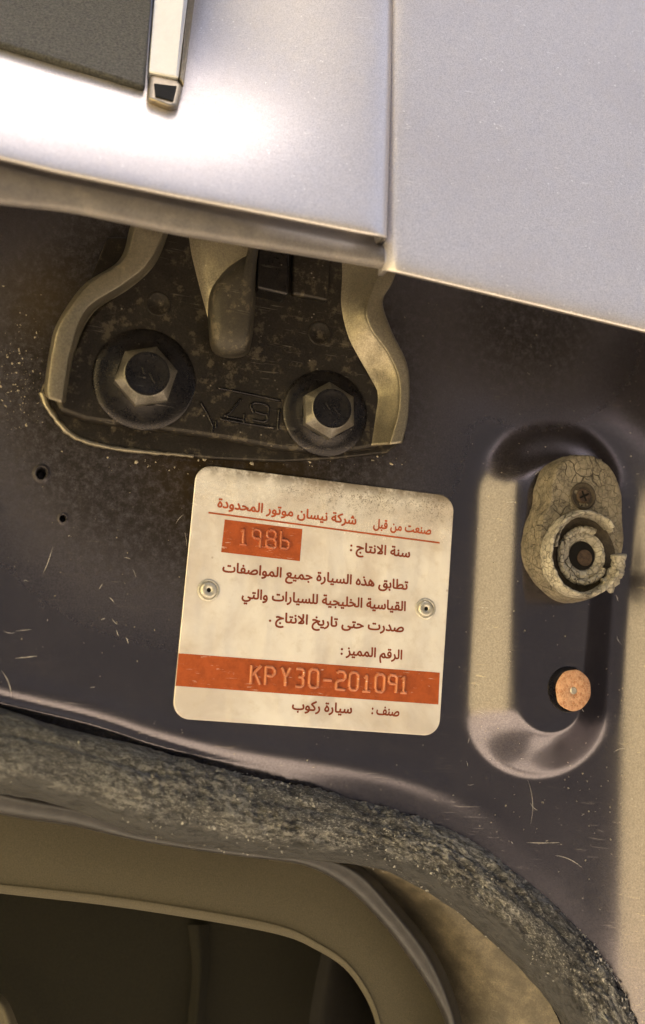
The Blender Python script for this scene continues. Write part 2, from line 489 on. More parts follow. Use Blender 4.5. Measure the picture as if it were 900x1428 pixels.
def ink(name, c, worn=0.25):
    m = Mat(name)
    a = m.noise(420, 5, 0.7); b = m.noise(2600, 3, 0.7)
    col = m.mix(m.ramp(a, 0.3, 0.7), tuple(v * 0.85 for v in c), tuple(min(1, v * 1.15) for v in c))
    mp = m.n('ShaderNodeMapping'); m.l(m.co, mp.inputs[0]); mp.inputs['Rotation'].default_value = (0, 0.5, 0); mp.inputs['Scale'].default_value = (250, 400, 1400)
    wv = m.math('MULTIPLY', m.ramp(m.noise(1.0, 4, 0.7, 0.4, vec=mp.outputs[0]), 0.62, 0.72), worn)
    col = m.mix(wv, col, (0.72, 0.60, 0.47))
    m.set(Base_Color=col, Roughness=0.22, Coat_Weight=0.6, Coat_Roughness=0.12)
    m.bump(m.math('ADD', a, m.math('MULTIPLY', b, 0.3)), 0.15, 0.0002)
    return m.m


M_orange = ink('burnt_orange_enamel', (0.36, 0.078, 0.017), 0.5)
M_emboss = ink('burnt_orange_enamel_worn', (0.50, 0.165, 0.065), 1.0)
M_head = ink('orange_brown_ink', (0.36, 0.080, 0.026), 0.05)
M_digit = ink('stamped_orange_enamel', (0.38, 0.095, 0.03), 0.5)
M_ink = ink('red_brown_ink', (0.20, 0.045, 0.020), 0.08)
M_alu = simple('dull_aluminium', (0.55, 0.52, 0.45), 0.38, 0.7, 0.25, 700, 0.2)
M_plug = None


def plug_mat():
    m = Mat('chipped_orange_paint')
    a = m.noise(700, 5, 0.7); v = m.voro(900, 'DISTANCE_TO_EDGE')
    col = m.mix(m.ramp(a, 0.35, 0.65), (0.36, 0.16, 0.075), (0.56, 0.31, 0.18))
    col = m.mix(m.ramp(v, 0.0, 0.12, 0.55, 0.0), col, (0.62, 0.42, 0.26))
    m.set(Base_Color=col, Roughness=0.7); m.bump(m.math('ADD', a, v), 0.6, 0.0003); return m.m


M_plug = plug_mat()

# ------------------------------------------------------------------ setting
g = bpy.data.meshes.new('ground'); g.from_pydata([(-60, -60, -0.62), (60, -60, -0.62), (60, 60, -0.62), (-60, 60, -0.62)], [], [(0, 1, 2, 3)])
go = bpy.data.objects.new('ground', g); COL.objects.link(go); g.materials.append(M_ground); go['kind'] = 'structure'


def block(name, a, b, mat, label, cat):
    bm = bmesh.new(); bmesh.ops.create_cube(bm, size=1)
    for v in bm.verts: v.co = Vector([a[i] if v.co[i] < 0 else b[i] for i in range(3)])
    return tag(bm_obj(name, bm, mat, None, False), label, cat)


cw = block('unseen_bounce_wall', (-0.1, -1.35, -0.62), (0.1, 1.6, 1.5), M_bounce, 'added unseen sand coloured wall bouncing sunlight from the left of the car', 'wall')  # added out of view to bounce warm light onto left-facing metal
cw.location = (-1.78, -0.5, 0); cw.rotation_euler = (0, 0, math.radians(28))
block('unseen_dark_screen', (-1.30, -1.75, -0.62), (3.2, -1.6, 1.55), M_screen, 'added unseen dark screen facing the car for dark reflections', 'dark screen')  # added out of view so the pillar paint reflects something dark

# ------------------------------------------------------------------ car body: pillar face with its pressings
SEAL = [(-420, 965, 50), (-200, 1000, 50), (0, 1048, 50), (110, 1074, 47), (200, 1103, 52), (300, 1128, 51), (400, 1145, 47), (470, 1156, 42), (540, 1172, 40), (612, 1200, 43),
        (668, 1236, 45), (722, 1280, 47), (772, 1328, 48), (812, 1382, 49), (838, 1432, 50), (872, 1530, 52), (890, 1650, 54), (895, 1800, 54)]
seal_c = spline(SEAL, 420)


def sstep(x, a, b):
    t = np.clip((x - a) / (b - a), 0, 1); return t * t * (3 - 2 * t)


def seg_dist(px, py, a, b):
    a = np.array(a, float); b = np.array(b, float); d = b - a
    t = np.clip(((px - a[0]) * d[0] + (py - a[1]) * d[1]) / (d @ d), 0, 1)
    return np.hypot(px - a[0] - t * d[0], py - a[1] - t * d[1]), t


def seal_dist(px, py):
    """signed distance to the seal's centre line: positive on the pillar side (above / right of it)."""
    out = np.full(px.shape, 1e9); sg = np.ones(px.shape)
    for i in range(0, len(seal_c) - 4, 4):
        a, b = seal_c[i, :2], seal_c[min(i + 4, len(seal_c) - 1), :2]
        d, _ = seg_dist(px, py, a, b)
        cr = (b[0] - a[0]) * (py - a[1]) - (b[1] - a[1]) * (px - a[0])
        m = d < out - 1e-6
        out = np.where(m, d, out); sg = np.where(m, np.where(cr > 0, -1, 1), sg)
    return out * sg


def panel_h(px, py, sd):
    h = np.zeros(px.shape)
    # oblong raised boss on the right
    d, t = seg_dist(px, py, (764, 694), (747, 978))
    half = 108 - 4 * t
    boss = 1 - sstep(d, half - 66, half + 6)
    h += 8.6 * boss * (0.30 + 0.70 * sstep(py, 556, 700))
    lip = np.exp(-((d - (half - 64)) / 7) ** 2) * 0.35
    h += lip * sstep(py, 800, 1000)
    # the pillar's corner turning towards the outside at the right
    xx = (px - 846 - 10 * sstep(py, 900, 500)) / 13.0
    sp = np.log1p(np.exp(np.clip(xx, -30, 30))) * 13 * 0.2055
    h += sp * 1.05 * sstep(py, 430, 820)
    # pressed bead and step that follow the seal
    h += 0.45 * np.exp(-((sd - 92) / 14) ** 2) * sstep(px, 740, 560)
    h += 1.0 * np.exp(-((sd - 66) / 5) ** 2) * sstep(px, 420, 120)
    h -= (0.15 + 1.2 * sstep(px, 560, 260)) * (1 - sstep(sd, 40, 84))
    # shallow swell behind the hinge and gentle waviness of the pressing
    h += 0.25 * np.sin(px * 0.013 + 1) * np.sin(py * 0.011)
    # two small drilled holes
    for (hx, hy, hr) in ((58, 660, 6.5), (88, 723, 4.0)):
        r = np.hypot(px - hx, (py - hy) * 0.9)
        h += 0.5 * np.exp(-((r - hr * 1.35) / (hr * 0.3)) ** 2) - 4.0 * (1 - sstep(r, hr * 0.7, hr * 1.15))
    return h


def axis_nodes(a, b, step, lo, hi, n):
    return np.r_[a + (lo - a) * np.linspace(1, 0, n, endpoint=False) ** 1.6, np.arange(a, b + 1, step), b + (hi - b) * np.linspace(0, 1, n + 1)[1:] ** 1.6]


gx = np.unique(np.r_[axis_nodes(-60, 960, 4, -420, 1300, 10), np.arange(44, 104, 1.5)])
gy = np.unique(np.r_[axis_nodes(230, 1470, 4, 170, 1700, 8), np.arange(646, 738, 1.5)])
GX, GY = np.meshgrid(gx, gy, indexing='ij')
SD = seal_dist(GX, GY)
Hh = panel_h(GX, GY, SD)
base = P(GX, GY, 0.0); base[..., 1] -= Hh * MM
F_all = grid_faces(len(gx), len(gy))
keep = ((SD > -6) & (GY > 255 + 0.2 * (GX - 450))).ravel()
F_all = [f[::-1] for f in F_all if all(keep[i] for i in f)]
used = np.unique(np.array(F_all)); remap = -np.ones(GX.size, int); remap[used] = np.arange(len(used))
body = thing('car', 'old car with lavender grey metallic panels above a dusty dark violet door pillar', 'car')
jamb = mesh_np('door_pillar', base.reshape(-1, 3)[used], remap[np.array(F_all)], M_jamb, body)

loft('sill_flange', [[(380, 1150, -4), (480, 1170, -4), (560, 1195, -4), (620, 1225, -4), (690, 1290, -4), (750, 1370, -4), (790, 1450, -4), (820, 1560, -4)],
                     [(380, 1185, -8), (470, 1200, -8), (545, 1218, -9), (612, 1265, -10), (665, 1325, -10), (705, 1385, -10), (730, 1450, -10), (745, 1560, -10)],
                     [(375, 1200, -22), (455, 1212, -22), (520, 1235, -22), (570, 1280, -22), (610, 1335, -22), (635, 1395, -22), (645, 1450, -22), (650, 1560, -22)]],
     120, M_sill, body, 8)

# ------------------------------------------------------------------ fender and door skin above
HE = 46.0     # how far their lower edge stands in front of the pillar


def edge_y(x): return np.interp(x, [-500, 0, 100, 240, 530, 900, 1500, 2400], [185, 285, 296, 326, 374, 463, 605, 820])


us = np.linspace(0, 1, 120) ** 1.6; vs2 = np.r_[np.linspace(0, 0.04, 8), np.linspace(0.055, 1, 60)]
rows = []
for u in us:
    r_ = []
    x0 = 541 + u * 1700; x1 = 557 + u * 1900
    yb = edge_y(x0) + 2
    for v_ in vs2:
        x = x0 + (x1 - x0) * v_; y = yb + (-330 - yb) * v_
        s = (yb - y) * PX
        roll = 0.0008 * math.exp(-s / 0.0022)                    # rolled lower edge
        seam = 0.0028 * math.exp(-(u * 1700 * PX) / 0.0016)       # rolled front edge at the seam
        r_.append(tuple(V(x, y, HE - (s * 0.30 + roll + seam) / MM)))
    if u == 0: rows.append([tuple(Vector(p) + Vector((0, 0.004, 0))) for p in r_])
    rows.append(r_)
fender = fo = mesh_np('fender_panel', np.array(rows).reshape(-1, 3), [f[::-1] for f in grid_faces(len(us) + 1, len(vs2))], M_lav, body)
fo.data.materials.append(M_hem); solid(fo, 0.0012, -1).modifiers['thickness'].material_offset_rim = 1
rows = []
for u in us:
    x0 = 541 + u * 1700
    for hh, dy in ((HE - 4.2, -1), (HE - 6, -4), (HE - 12, -14), (HE - 22, -24), (6, -40)):
        rows.append(tuple(V(x0 + 4, edge_y(x0) + 2 + dy - (0 if hh > 30 else 30), hh)))
mesh_np('return_flange', rows, grid_faces(len(us), 5), M_hem, fender)



def hem_y(x): return np.interp(x, [-500, 0, 80, 250, 500, 545], [130, 224, 243, 278, 326, 334])


us = np.linspace(0, 1, 150)
rows = []
for u in us:
    x0 = -420 + u * 953; x1 = -420 + u * 972
    yb = hem_y(x0)
    for v_ in vs2:
        x = x0 + (x1 - x0) * v_; y = yb + (-330 - yb) * v_
        s = (yb - y) * PX
        back = s * 0.36 + 0.0009 * math.exp(-s / 0.0014) + 0.003 * math.exp(-((1 - u) * 953 * PX) / 0.0022)
        # swage line: the skin leans back more through the bright band, then stands up again
        lean = 0.034 * (1 / (1 + math.exp(-(s - 0.026) / 0.0085))) * float(sstep(1 - u, 0.0, 0.30)) * (1.35 - 0.5 * u)
        rows.append(tuple(V(x, y, HE + 2 - (back + lean) / MM)))
rows += [tuple(Vector(p) + Vector((0, 0.012, 0))) for p in rows[-len(vs2):]]
door = do = mesh_np('door_skin', rows, [f[::-1] for f in grid_faces(len(us) + 1, len(vs2))], M_lav, body)
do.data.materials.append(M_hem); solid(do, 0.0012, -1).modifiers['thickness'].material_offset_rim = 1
xs = np.linspace(-420, 537, 24)
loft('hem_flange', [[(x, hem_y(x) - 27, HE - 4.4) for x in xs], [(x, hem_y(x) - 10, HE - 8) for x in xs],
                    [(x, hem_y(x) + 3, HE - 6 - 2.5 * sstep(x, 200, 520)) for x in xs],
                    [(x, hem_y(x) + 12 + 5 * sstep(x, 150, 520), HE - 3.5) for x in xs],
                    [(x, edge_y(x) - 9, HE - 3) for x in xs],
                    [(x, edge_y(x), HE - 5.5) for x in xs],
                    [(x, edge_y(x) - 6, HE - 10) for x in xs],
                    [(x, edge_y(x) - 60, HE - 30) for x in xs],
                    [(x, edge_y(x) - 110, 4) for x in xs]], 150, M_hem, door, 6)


sy = [(338 - t * 668) for t in np.linspace(0, 1, 12)]
loft('seam_light_stop', [[(x + (338 - y) * 0.03, y, HE - 15 - (338 - y) * PX / MM * 0.40) for y in sy] for x in (496, 520, 560, 590)], 30, M_black, door, 4)  # added to stop sun leaking through the seam onto the hem


def skin_h(x, y):
    yb = float(hem_y(x)); s = (yb - y) * PX
    return HE + 2 - (s * 0.36 + 0.0009 * math.exp(-s / 0.0014) + 0.034 * (1.35 - 0.5 * (x + 420) / 953) / (1 + math.exp(-(s - 0.026) / 0.0085))) / MM


def raised_quad(name, quad, h_in, lift, mat, parent, bev):
    """box over the door skin: quad of photo pixels, front lift mm proud of the skin, sides running back into it."""
    bm = bmesh.new()
    a = [bm.verts.new(V(x, y, skin_h(x, y) + lift)) for x, y in quad]
    b = [bm.verts.new(v.co + Vector((0, (lift + h_in) * MM, 0))) for v in a]
    bm.faces.new(a); bm.faces.new(b[::-1])
    for i in range(len(a)): bm.faces.new((a[i], b[i], b[(i + 1) % len(a)], a[(i + 1) % len(a)]))
    bmesh.ops.recalc_face_normals(bm, faces=bm.faces)
    o = bm_obj(name, bm, mat, parent); bevel(o, bev, 4); auto_smooth(o); return o


mould = raised_quad('side_moulding', [(-420, -330), (232, -330), (211, 0), (203, 122), (120, 97), (0, 62), (-420, -60)], 3, 7.0, M_mould, door, 0.0012)
strip = raised_quad('trim_strip', [(240, -330), (292, -330), (262, 0), (250, 108), (208, 100), (216, 0)], 3, 9.0, M_strip, door, 0.0008)
raised_quad('strip_edge', [(292.5, -330), (303, -330), (272, 0), (257, 118), (250.5, 108), (262.5, 0)], 3, 8.4, M_strip_edge, door, 0.0006)
raised_quad('end_cap', [(209, 103), (250, 111), (256, 120), (250, 145), (240, 149), (206, 136)], 3, 7.5, M_strip_edge, door, 0.0012)
raised_quad('end_opening', [(215, 116), (247, 120), (242, 141), (217, 134)], 1, 8.3, M_black, door, 0.0002)

# ------------------------------------------------------------------ hinge
hinge = thing('hinge_bracket', 'grimy dark pressed steel door hinge with two flanged bolts under the lavender panel', 'door hinge')
extrude_outline('backing_plate', [(150, 330), (110, 430), (76, 500), (57, 543), (62, 560), (95, 605), (128, 620), (170, 627), (225, 633), (300, 640), (395, 644), (470, 640), (540, 632), (566, 612), (560, 520), (520, 440), (520, 330)],
                -0.2, 1.6, M_hinge, hinge, 0.0006)
web_pts = [(205, 300), (190, 380), (125, 440), (95, 500), (78, 556), (84, 573), (120, 586), (180, 594), (250, 603), (320, 613), (390, 626), (440, 630), (500, 628), (530, 622), (537, 590), (530, 545), (505, 500), (488, 455), (486, 300)]
extrude_outline('hinge_plate', web_pts, 1.2, 6.0, M_hinge, hinge, 0.0012)


def wall(name, root_in, tip_in, tip_out, root_out, h0, h1, mat, n=70, fil=0.5):
    """pressed flange: runs up from the plate, turns over a rounded rim and goes back down."""
    def c(pts, h): return [(x, y, h) for x, y in pts]
    mid = lambda A, B, t: [(a[0] + (b[0] - a[0]) * t, a[1] + (b[1] - a[1]) * t) for a, b in zip(A, B)]
    curves = [c(root_in, h0), c(mid(root_in, tip_in, 0.25), h0 + 1.2), c(mid(root_in, tip_in, 0.9), h1 - 1.0), c(mid(tip_in, tip_out, 0.12), h1), c(mid(tip_in, tip_out, 0.85), h1),
              c(tip_out, h1 - 1.0), c(mid(tip_out, root_out, 0.5), h0 + 2), c(root_out, h0 - 4)]
    o = loft(name, curves, n, mat, hinge, 5)
    # close both ends
    bm = bmesh.new(); bm.from_mesh(o.data)
    bm.verts.ensure_lookup_table(); m_ = len(bm.verts) // n
    bm.faces.new([bm.verts[i] for i in range(m_)]); bm.faces.new([bm.verts[(n - 1) * m_ + i] for i in range(m_)][::-1])
    bm.to_mesh(o.data); bm.free()
    return o


wall('flange', [(468, 330), (471, 382), (472, 428), (485, 478), (511, 521), (524, 549), (520, 581), (515, 622)],
     [(535, 330), (527, 382), (511, 428), (517, 457), (541, 492), (556, 528), (556, 572), (543, 620)],
     [(565, 330), (549, 390), (534, 421), (547, 463), (565, 500), (571, 530), (569, 581), (561, 618)],
     [(545, 330), (530, 390), (520, 421), (530, 463), (548, 500), (556, 530), (556, 581), (550, 614)], 5.5, 11.5, M_flange)
wall('flange', [(246, 290), (236, 323), (216, 369), (183, 401), (130, 437), (105, 489), (97, 527), (92, 560)],
     [(240, 290), (228, 323), (206, 367), (173, 395), (120, 431), (99, 485), (91, 527), (86, 562)],
     [(196, 290), (187, 318), (172, 363), (122, 398), (84, 450), (73, 490), (66, 540), (68, 556)],
     [(190, 290), (181, 318), (166, 363), (116, 398), (80, 450), (69, 490), (62, 540), (64, 552)], 6, 14, M_flange)

# arm of the door leaf between the flanges
loft('hinge_arm', [[(256, 290, 5.5), (262, 345, 5.5), (274, 395, 5.5), (287, 442, 5.5)], [(285, 290, 9), (288, 345, 9), (290, 395, 8), (290, 443, 6)],
                   [(330, 290, 12), (325, 345, 12), (310, 395, 10), (300, 445, 7)], [(350, 290, 13.5), (347, 345, 13.5), (330, 400, 12), (308, 447, 8)]], 40, M_flange, hinge, 8)
pillow('pin_barrel', [(355, 300), (354, 345), (338, 357), (316, 374), (300, 394), (292, 412), (290, 440), (294, 484), (308, 498), (334, 499), (348, 488), (355, 440), (358, 380), (364, 330), (366, 300)],
       [(1.0, 5), (0.99, 9), (0.95, 12.5), (0.86, 15), (0.70, 16.4), (0.45, 17), (0.02, 17.2)], M_barrel, hinge)
tube('lower_lip', P(*spline([(58, 547), (70, 572), (92, 600), (118, 615), (160, 625), (215, 631), (270, 636)], 50).T, 1.8), np.linspace(0.0010, 0.0004, 50), M_flange, hinge, 10, 1.0, False, lambda u, an, v: noise.fractal(Vector(v.tolist()) * 500, 1.0, 2.0, 3) * 0.0004)
extrude_outline('stop_block', [(360, 330), (404, 330), (403, 412), (358, 402)], 5, 13, M_bolt, hinge, 0.0008)
extrude_outline('stop_tab', [(408, 330), (462, 330), (458, 420), (408, 410)], 5, 8.2, M_hinge, hinge, 0.0008)

for (mx, my, mr) in ((221, 424, 17), (446, 465, 17)):
    lathe('spot_mark', V(mx, my, 5.9), [(mr * .2055, 0), (mr * .2055 - .3, .35), (mr * .2055 - .9, .35), (mr * .2055 - 1.3, .12), (0.01, .12)], M_hinge, hinge, 40)


def bolt(cx, cy, rw, af, rt, rot, tilt):
    c = V(cx, cy, 5.7)
    b = lathe('bolt', c, [(rw, 0), (rw, .9), (rw - .5, 1.3), (rw - 2.2, 1.5), (af * .60, 2.2), (af * .52, 2.6)], M_bolt, hinge, 72)
    hx = lathe('bolt_head', c, [(af * .577, 1.4), (af * .577, 5.2), (rt + .35, 7.3, 0), (rt + .1, 7.5, 0)], M_head_paint, b, 72, 6, rot, None, 18)
    lathe('head_face', c, [(rt + .12, 7.45), (rt - .25, 7.6), (rt - .7, 7.35), (0.01, 7.3)], M_bolt, b, 72, None, 0, None, 60)
    # the grade mark stamped on the head
    f = V(cx, cy, 5.7); f.y -= 7.35 * MM
    for poly in ([(-1.4, 2.0), (-0.7, -0.2)], [(0.4, 0.5), (1.9, -2.4)], [(-1.0, -0.9), (-0.4, -1.2)]):
        pts = spline([(f.x + (x * math.cos(tilt) - y * math.sin(tilt)) * MM, f.z + (x * math.sin(tilt) + y * math.cos(tilt)) * MM) for x, y in poly], 6)
        tube('head_mark', [(p[0], f.y, p[1]) for p in pts], 0.00022, M_bolt, b, 6)
    return b


bolt(201, 530, 13.6, 14.4, 5.7, 0.30, 0.1)
bolt(453, 577, 12.0, 13.6, 5.3, 0.62, 0.3)

for poly in ([(304, 541), (350, 550), (392, 559)], [(306, 584), (345, 591), (384, 597)], [(280, 561), (290, 578), (297, 594)], [(297, 594), (296, 603)], [(302, 587), (301, 597)],
             [(336, 556), (322, 574), (313, 581)], [(341, 577), (340, 590)], [(316, 581), (342, 586)],
             [(352, 571), (350, 566), (355, 562), (366, 563), (374, 567), (375, 574), (370, 578), (356, 574)], [(352, 571), (354, 576)], [(372, 578), (373, 585), (366, 588), (352, 585)], [(388, 600), (388, 588), (390, 570)]):
    pts = spline(poly, max(4, 5 * len(poly)))
    tube('stamped_mark', P(pts[:, 0], pts[:, 1], 6.1), 0.00040, M_bolt, hinge, 8)

# ------------------------------------------------------------------ data plate
plate = thing('data_plate', 'white aluminium plate with Arabic printing and orange bands riveted to the pillar', 'data plate')
PW, PH, PR = 0.075, 0.0679516, 0.0046
bm = bmesh.new()
ring = []
for (sx, sz, a0) in ((1, 1, 0), (-1, 1, 90), (-1, -1, 180), (1, -1, 270)):
    for q in range(13):
        a = math.radians(a0 + 90 * q / 12)
        ring.append((sx * (PW / 2 - PR) + PR * math.cos(a), sz * (PH / 2 - PR) + PR * math.sin(a)))
fr = [bm.verts.new((x, -0.00095, z)) for x, z in ring]; bk = [bm.verts.new((x, -0.0003, z)) for x, z in ring]
bm.faces.new(fr); bm.faces.new(bk[::-1])
for i in range(len(ring)): bm.faces.new((fr[i], bk[i], bk[(i + 1) % len(ring)], fr[(i + 1) % len(ring)]))
bmesh.ops.recalc_face_normals(bm, faces=bm.faces)
po = bm_obj('plate_sheet', bm, M_plate, plate); bevel(po, 0.00025, 3); auto_smooth(po)
HP = 0.95


def flat_quad(name, quad, mat, h, n=16):
    a, b, c, d = [np.array(P(float(x), float(y), h)) for x, y in quad]
    v = []
    for i in range(n + 1):
        for j in range(3):
            s, t = i / n, j / 2
            v.append((a * (1 - s) + b * s) * (1 - t) + (d * (1 - s) + c * s) * t)
    o = mesh_np(name, v, [f[::-1] for f in grid_faces(n + 1, 3)], mat, plate)
    return o


flat_quad('year_box', [(313.7, 724.4), (422, 737.8), (418.4, 782.6), (308.6, 770)], M_orange, HP + .05)
flat_quad('number_band', [(249.2, 911), (613.6, 938), (611.5, 982.5), (245.0, 956.5)], M_orange, HP + .05)
flat_quad('rule_line', [(291, 713.6), (613.5, 755.8), (613.3, 758.2), (290.8, 716.0)], M_head, HP + .05)

FORMS = {  # letter: (isolated, final, initial, medial); no initial form = does not join on
    'ا': (0xFE8D, 0xFE8E, 0, 0), 'ب': (0xFE8F, 0xFE90, 0xFE91, 0xFE92), 'ة': (0xFE93, 0xFE94, 0, 0), 'ت': (0xFE95, 0xFE96, 0xFE97, 0xFE98), 'ج': (0xFE9D, 0xFE9E, 0xFE9F, 0xFEA0),
    'ح': (0xFEA1, 0xFEA2, 0xFEA3, 0xFEA4), 'خ': (0xFEA5, 0xFEA6, 0xFEA7, 0xFEA8), 'د': (0xFEA9, 0xFEAA, 0, 0), 'ذ': (0xFEAB, 0xFEAC, 0, 0), 'ر': (0xFEAD, 0xFEAE, 0, 0), 'ز': (0xFEAF, 0xFEB0, 0, 0),
    'س': (0xFEB1, 0xFEB2, 0xFEB3, 0xFEB4), 'ش': (0xFEB5, 0xFEB6, 0xFEB7, 0xFEB8), 'ص': (0xFEB9, 0xFEBA, 0xFEBB, 0xFEBC), 'ط': (0xFEC1, 0xFEC2, 0xFEC3, 0xFEC4), 'ع': (0xFEC9, 0xFECA, 0xFECB, 0xFECC),
    'ف': (0xFED1, 0xFED2, 0xFED3, 0xFED4), 'ق': (0xFED5, 0xFED6, 0xFED7, 0xFED8), 'ك': (0xFED9, 0xFEDA, 0xFEDB, 0xFEDC), 'ل': (0xFEDD, 0xFEDE, 0xFEDF, 0xFEE0), 'م': (0xFEE1, 0xFEE2, 0xFEE3, 0xFEE4),
    'ن': (0xFEE5, 0xFEE6, 0xFEE7, 0xFEE8), 'ه': (0xFEE9, 0xFEEA, 0xFEEB, 0xFEEC), 'و': (0xFEED, 0xFEEE, 0, 0), 'ى': (0xFEEF, 0xFEF0, 0, 0), 'ي': (0xFEF1, 0xFEF2, 0xFEF3, 0xFEF4), '1': (0xFEFB, 0xFEFC, 0, 0)}


def shape(s):
    s = s.replace('لا', '1'); out = []
    for i, c in enumerate(s):
        if c not in FORMS: out.append(c); continue
        prev = i > 0 and s[i - 1] in FORMS and FORMS[s[i - 1]][2]
        nxt = i + 1 < len(s) and s[i + 1] in FORMS and FORMS[c][2]
        out.append(chr(FORMS[c][3] if prev and nxt else FORMS[c][1] if prev else FORMS[c][2] if nxt else FORMS[c][0]))
    return ''.join(out[::-1])


def text_mesh(s, weight=0.0):
    """letter outlines thickened by weight and filled by winding number, as (vertices, triangles)."""
    cu = bpy.data.curves.new('lettering', 'FONT'); cu.body = s
    o = bpy.data.objects.new('lettering', cu); COL.objects.link(o); bpy.context.view_layer.update()
    cv = o.to_curve(bpy.context.evaluated_depsgraph_get())
    loops = []
    for sp_ in cv.splines:
        bp = sp_.bezier_points; lp = []
        for i in range(len(bp)):
            p, q = bp[i], bp[(i + 1) % len(bp)]
            for t in np.linspace(0, 1, 5, endpoint=False):
                c = p.co * (1 - t) ** 3 + p.handle_right * 3 * t * (1 - t) ** 2 + q.handle_left * 3 * t * t * (1 - t) + q.co * t ** 3
                if not lp or (c.xy - Vector(lp[-1])).length > 1e-4: lp.append((c.x, c.y))
        if (Vector(lp[0]) - Vector(lp[-1])).length < 1e-4: lp.pop()
        lp = np.array(lp); T = np.roll(lp, -1, 0) - np.roll(lp, 1, 0); T /= np.linalg.norm(T, axis=1, keepdims=True) + 1e-9
        loops.append(lp + np.stack([-T[:, 1], T[:, 0]], 1) * (-weight if np.ptp(lp, axis=0).max() < 0.2 and (lp[:, 0] * np.roll(lp[:, 1], -1) - np.roll(lp[:, 0], -1) * lp[:, 1]).sum() > 0 else weight))
    o.to_curve_clear(); bpy.data.objects.remove(o); bpy.data.curves.remove(cu)
    vs_, es = [], []
    for lp in loops:
        k0 = len(vs_); vs_ += [Vector(p) for p in lp.tolist()]; es += [(k0 + i, k0 + (i + 1) % len(lp)) for i in range(len(lp))]
    vo, _, fo_, *_r = delaunay_2d_cdt(vs_, es, [], 0, 1e-6)
    vo = np.array([tuple(v) for v in vo]); fo_ = np.array([f for f in fo_])
    cen_ = vo[fo_].mean(1); wn = np.zeros(len(cen_))
    for lp in loops:
        a = lp[None] - cen_[:, None]; b = np.roll(lp, -1, 0)[None] - cen_[:, None]
        wn += np.arctan2(a[..., 0] * b[..., 1] - a[..., 1] * b[..., 0], (a * b).sum(-1)).sum(1) / (2 * math.pi)
    return vo, fo_[np.abs(wn) > 0.5]


def print_line(s, left, right, size, weight=0.032, mat=None):
    """print s between two baseline points given in photo pixels; size = em height in photo pixels."""
    co, tri = text_mesh(shape(s), weight); x0, x1 = co[:, 0].min(), co[:, 0].max()
    A, B = P(*map(float, left), HP + .06), P(*map(float, right), HP + .06)
    U = B - A; L = np.linalg.norm(U); U /= L; N = np.array([0, -1.0, 0]); W_ = -np.cross(U, N); W_ = W_ if W_[2] > 0 else -W_
    q = A + U * ((co[:, :1] - x0) / (x1 - x0) * L) + W_ * (co[:, 1:2] * size * PX)
    return mesh_np('text_line', q, tri, mat or M_ink, plate, False)


print_line('صنعت من قبل', (520.5, 735.5), (601.5, 745.5), 17.0, mat=M_head)
print_line('شركة نيسان موتور المحدودة', (303, 707), (497, 731.5), 17.5, mat=M_head)
print_line('سنة الانتاج :', (488, 768), (572, 777.5), 18)
print_line('تطابق هذه السيارة جميع المواصفات', (310, 797), (569, 822.5), 18)
print_line('القياسية الخليجية للسيارات والتي', (337, 834), (566, 852), 18)
print_line('صدرت حتى تاريخ الانتاج .', (375, 866.5), (563.5, 881.5), 18)
print_line('الرقم المميز :', (475, 912.5), (561, 919.5), 17.5)
print_line('صنف :', (518, 995.5), (557, 999), 17.5)
print_line('سيارة ركوب', (407, 989), (491, 995), 17.5)

STROKES = {  # 0..1 wide, 0..1.6 high; each a pen stroke
    'K': [[(0.1, 0), (0.1, 1.6)], [(0.95, 1.6), (0.15, 0.75)], [(0.4, 1.0), (0.95, 0)]],
    'P': [[(0.1, 0), (0.1, 1.6)], [(0.1, 1.55), (0.7, 1.55), (0.95, 1.3), (0.95, 1.05), (0.7, 0.8), (0.1, 0.8)]],
    'Y': [[(0.05, 1.6), (0.5, 0.8), (0.95, 1.6)], [(0.5, 0.8), (0.5, 0)]],
    '3': [[(0.1, 1.55), (0.7, 1.55), (0.92, 1.4), (0.92, 1.0), (0.7, 0.85), (0.35, 0.85)], [(0.7, 0.85), (0.92, 0.65), (0.92, 0.2), (0.7, 0.03), (0.1, 0.03)]],
    '0': [[(0.1, 0.25), (0.1, 1.35), (0.3, 1.57), (0.7, 1.57), (0.9, 1.35), (0.9, 0.25), (0.7, 0.03), (0.3, 0.03), (0.1, 0.25)]],
    '-': [[(0.05, 0.8), (0.95, 0.8)]],
    '2': [[(0.1, 1.4), (0.3, 1.57), (0.7, 1.57), (0.9, 1.35), (0.9, 1.05), (0.7, 0.85), (0.3, 0.8), (0.1, 0.6), (0.1, 0.05), (0.9, 0.03)]],
    '1': [[(0.3, 1.25), (0.52, 1.58), (0.52, 0.03)], [(0.15, 0.03), (0.9, 0.03)]],
    '9': [[(0.88, 0.8), (0.3, 0.8), (0.1, 1.0), (0.1, 1.35), (0.3, 1.57), (0.7, 1.57), (0.9, 1.35), (0.9, 0.0)]],
    '8': [[(0.3, 0.83), (0.12, 1.05), (0.12, 1.38), (0.3, 1.57), (0.7, 1.57), (0.88, 1.38), (0.88, 1.05), (0.7, 0.83), (0.3, 0.83)], [(0.3, 0.83), (0.08, 0.6), (0.08, 0.22), (0.3, 0.03), (0.7, 0.03), (0.92, 0.22), (0.92, 0.6), (0.7, 0.83)]],
    'b': [[(0.1, 1.6), (0.1, 0.05)], [(0.1, 0.8), (0.7, 0.8), (0.92, 0.6), (0.92, 0.25), (0.7, 0.03), (0.1, 0.03)]]}


def densify(poly, step=0.06):
    out = [poly[0]]
    for a, b in zip(poly[:-1], poly[1:]):
        n = max(1, int(math.dist(a, b) / step))
        for i in range(1, n + 1): out.append((a[0] + (b[0] - a[0]) * i / n, a[1] + (b[1] - a[1]) * i / n))
    return out


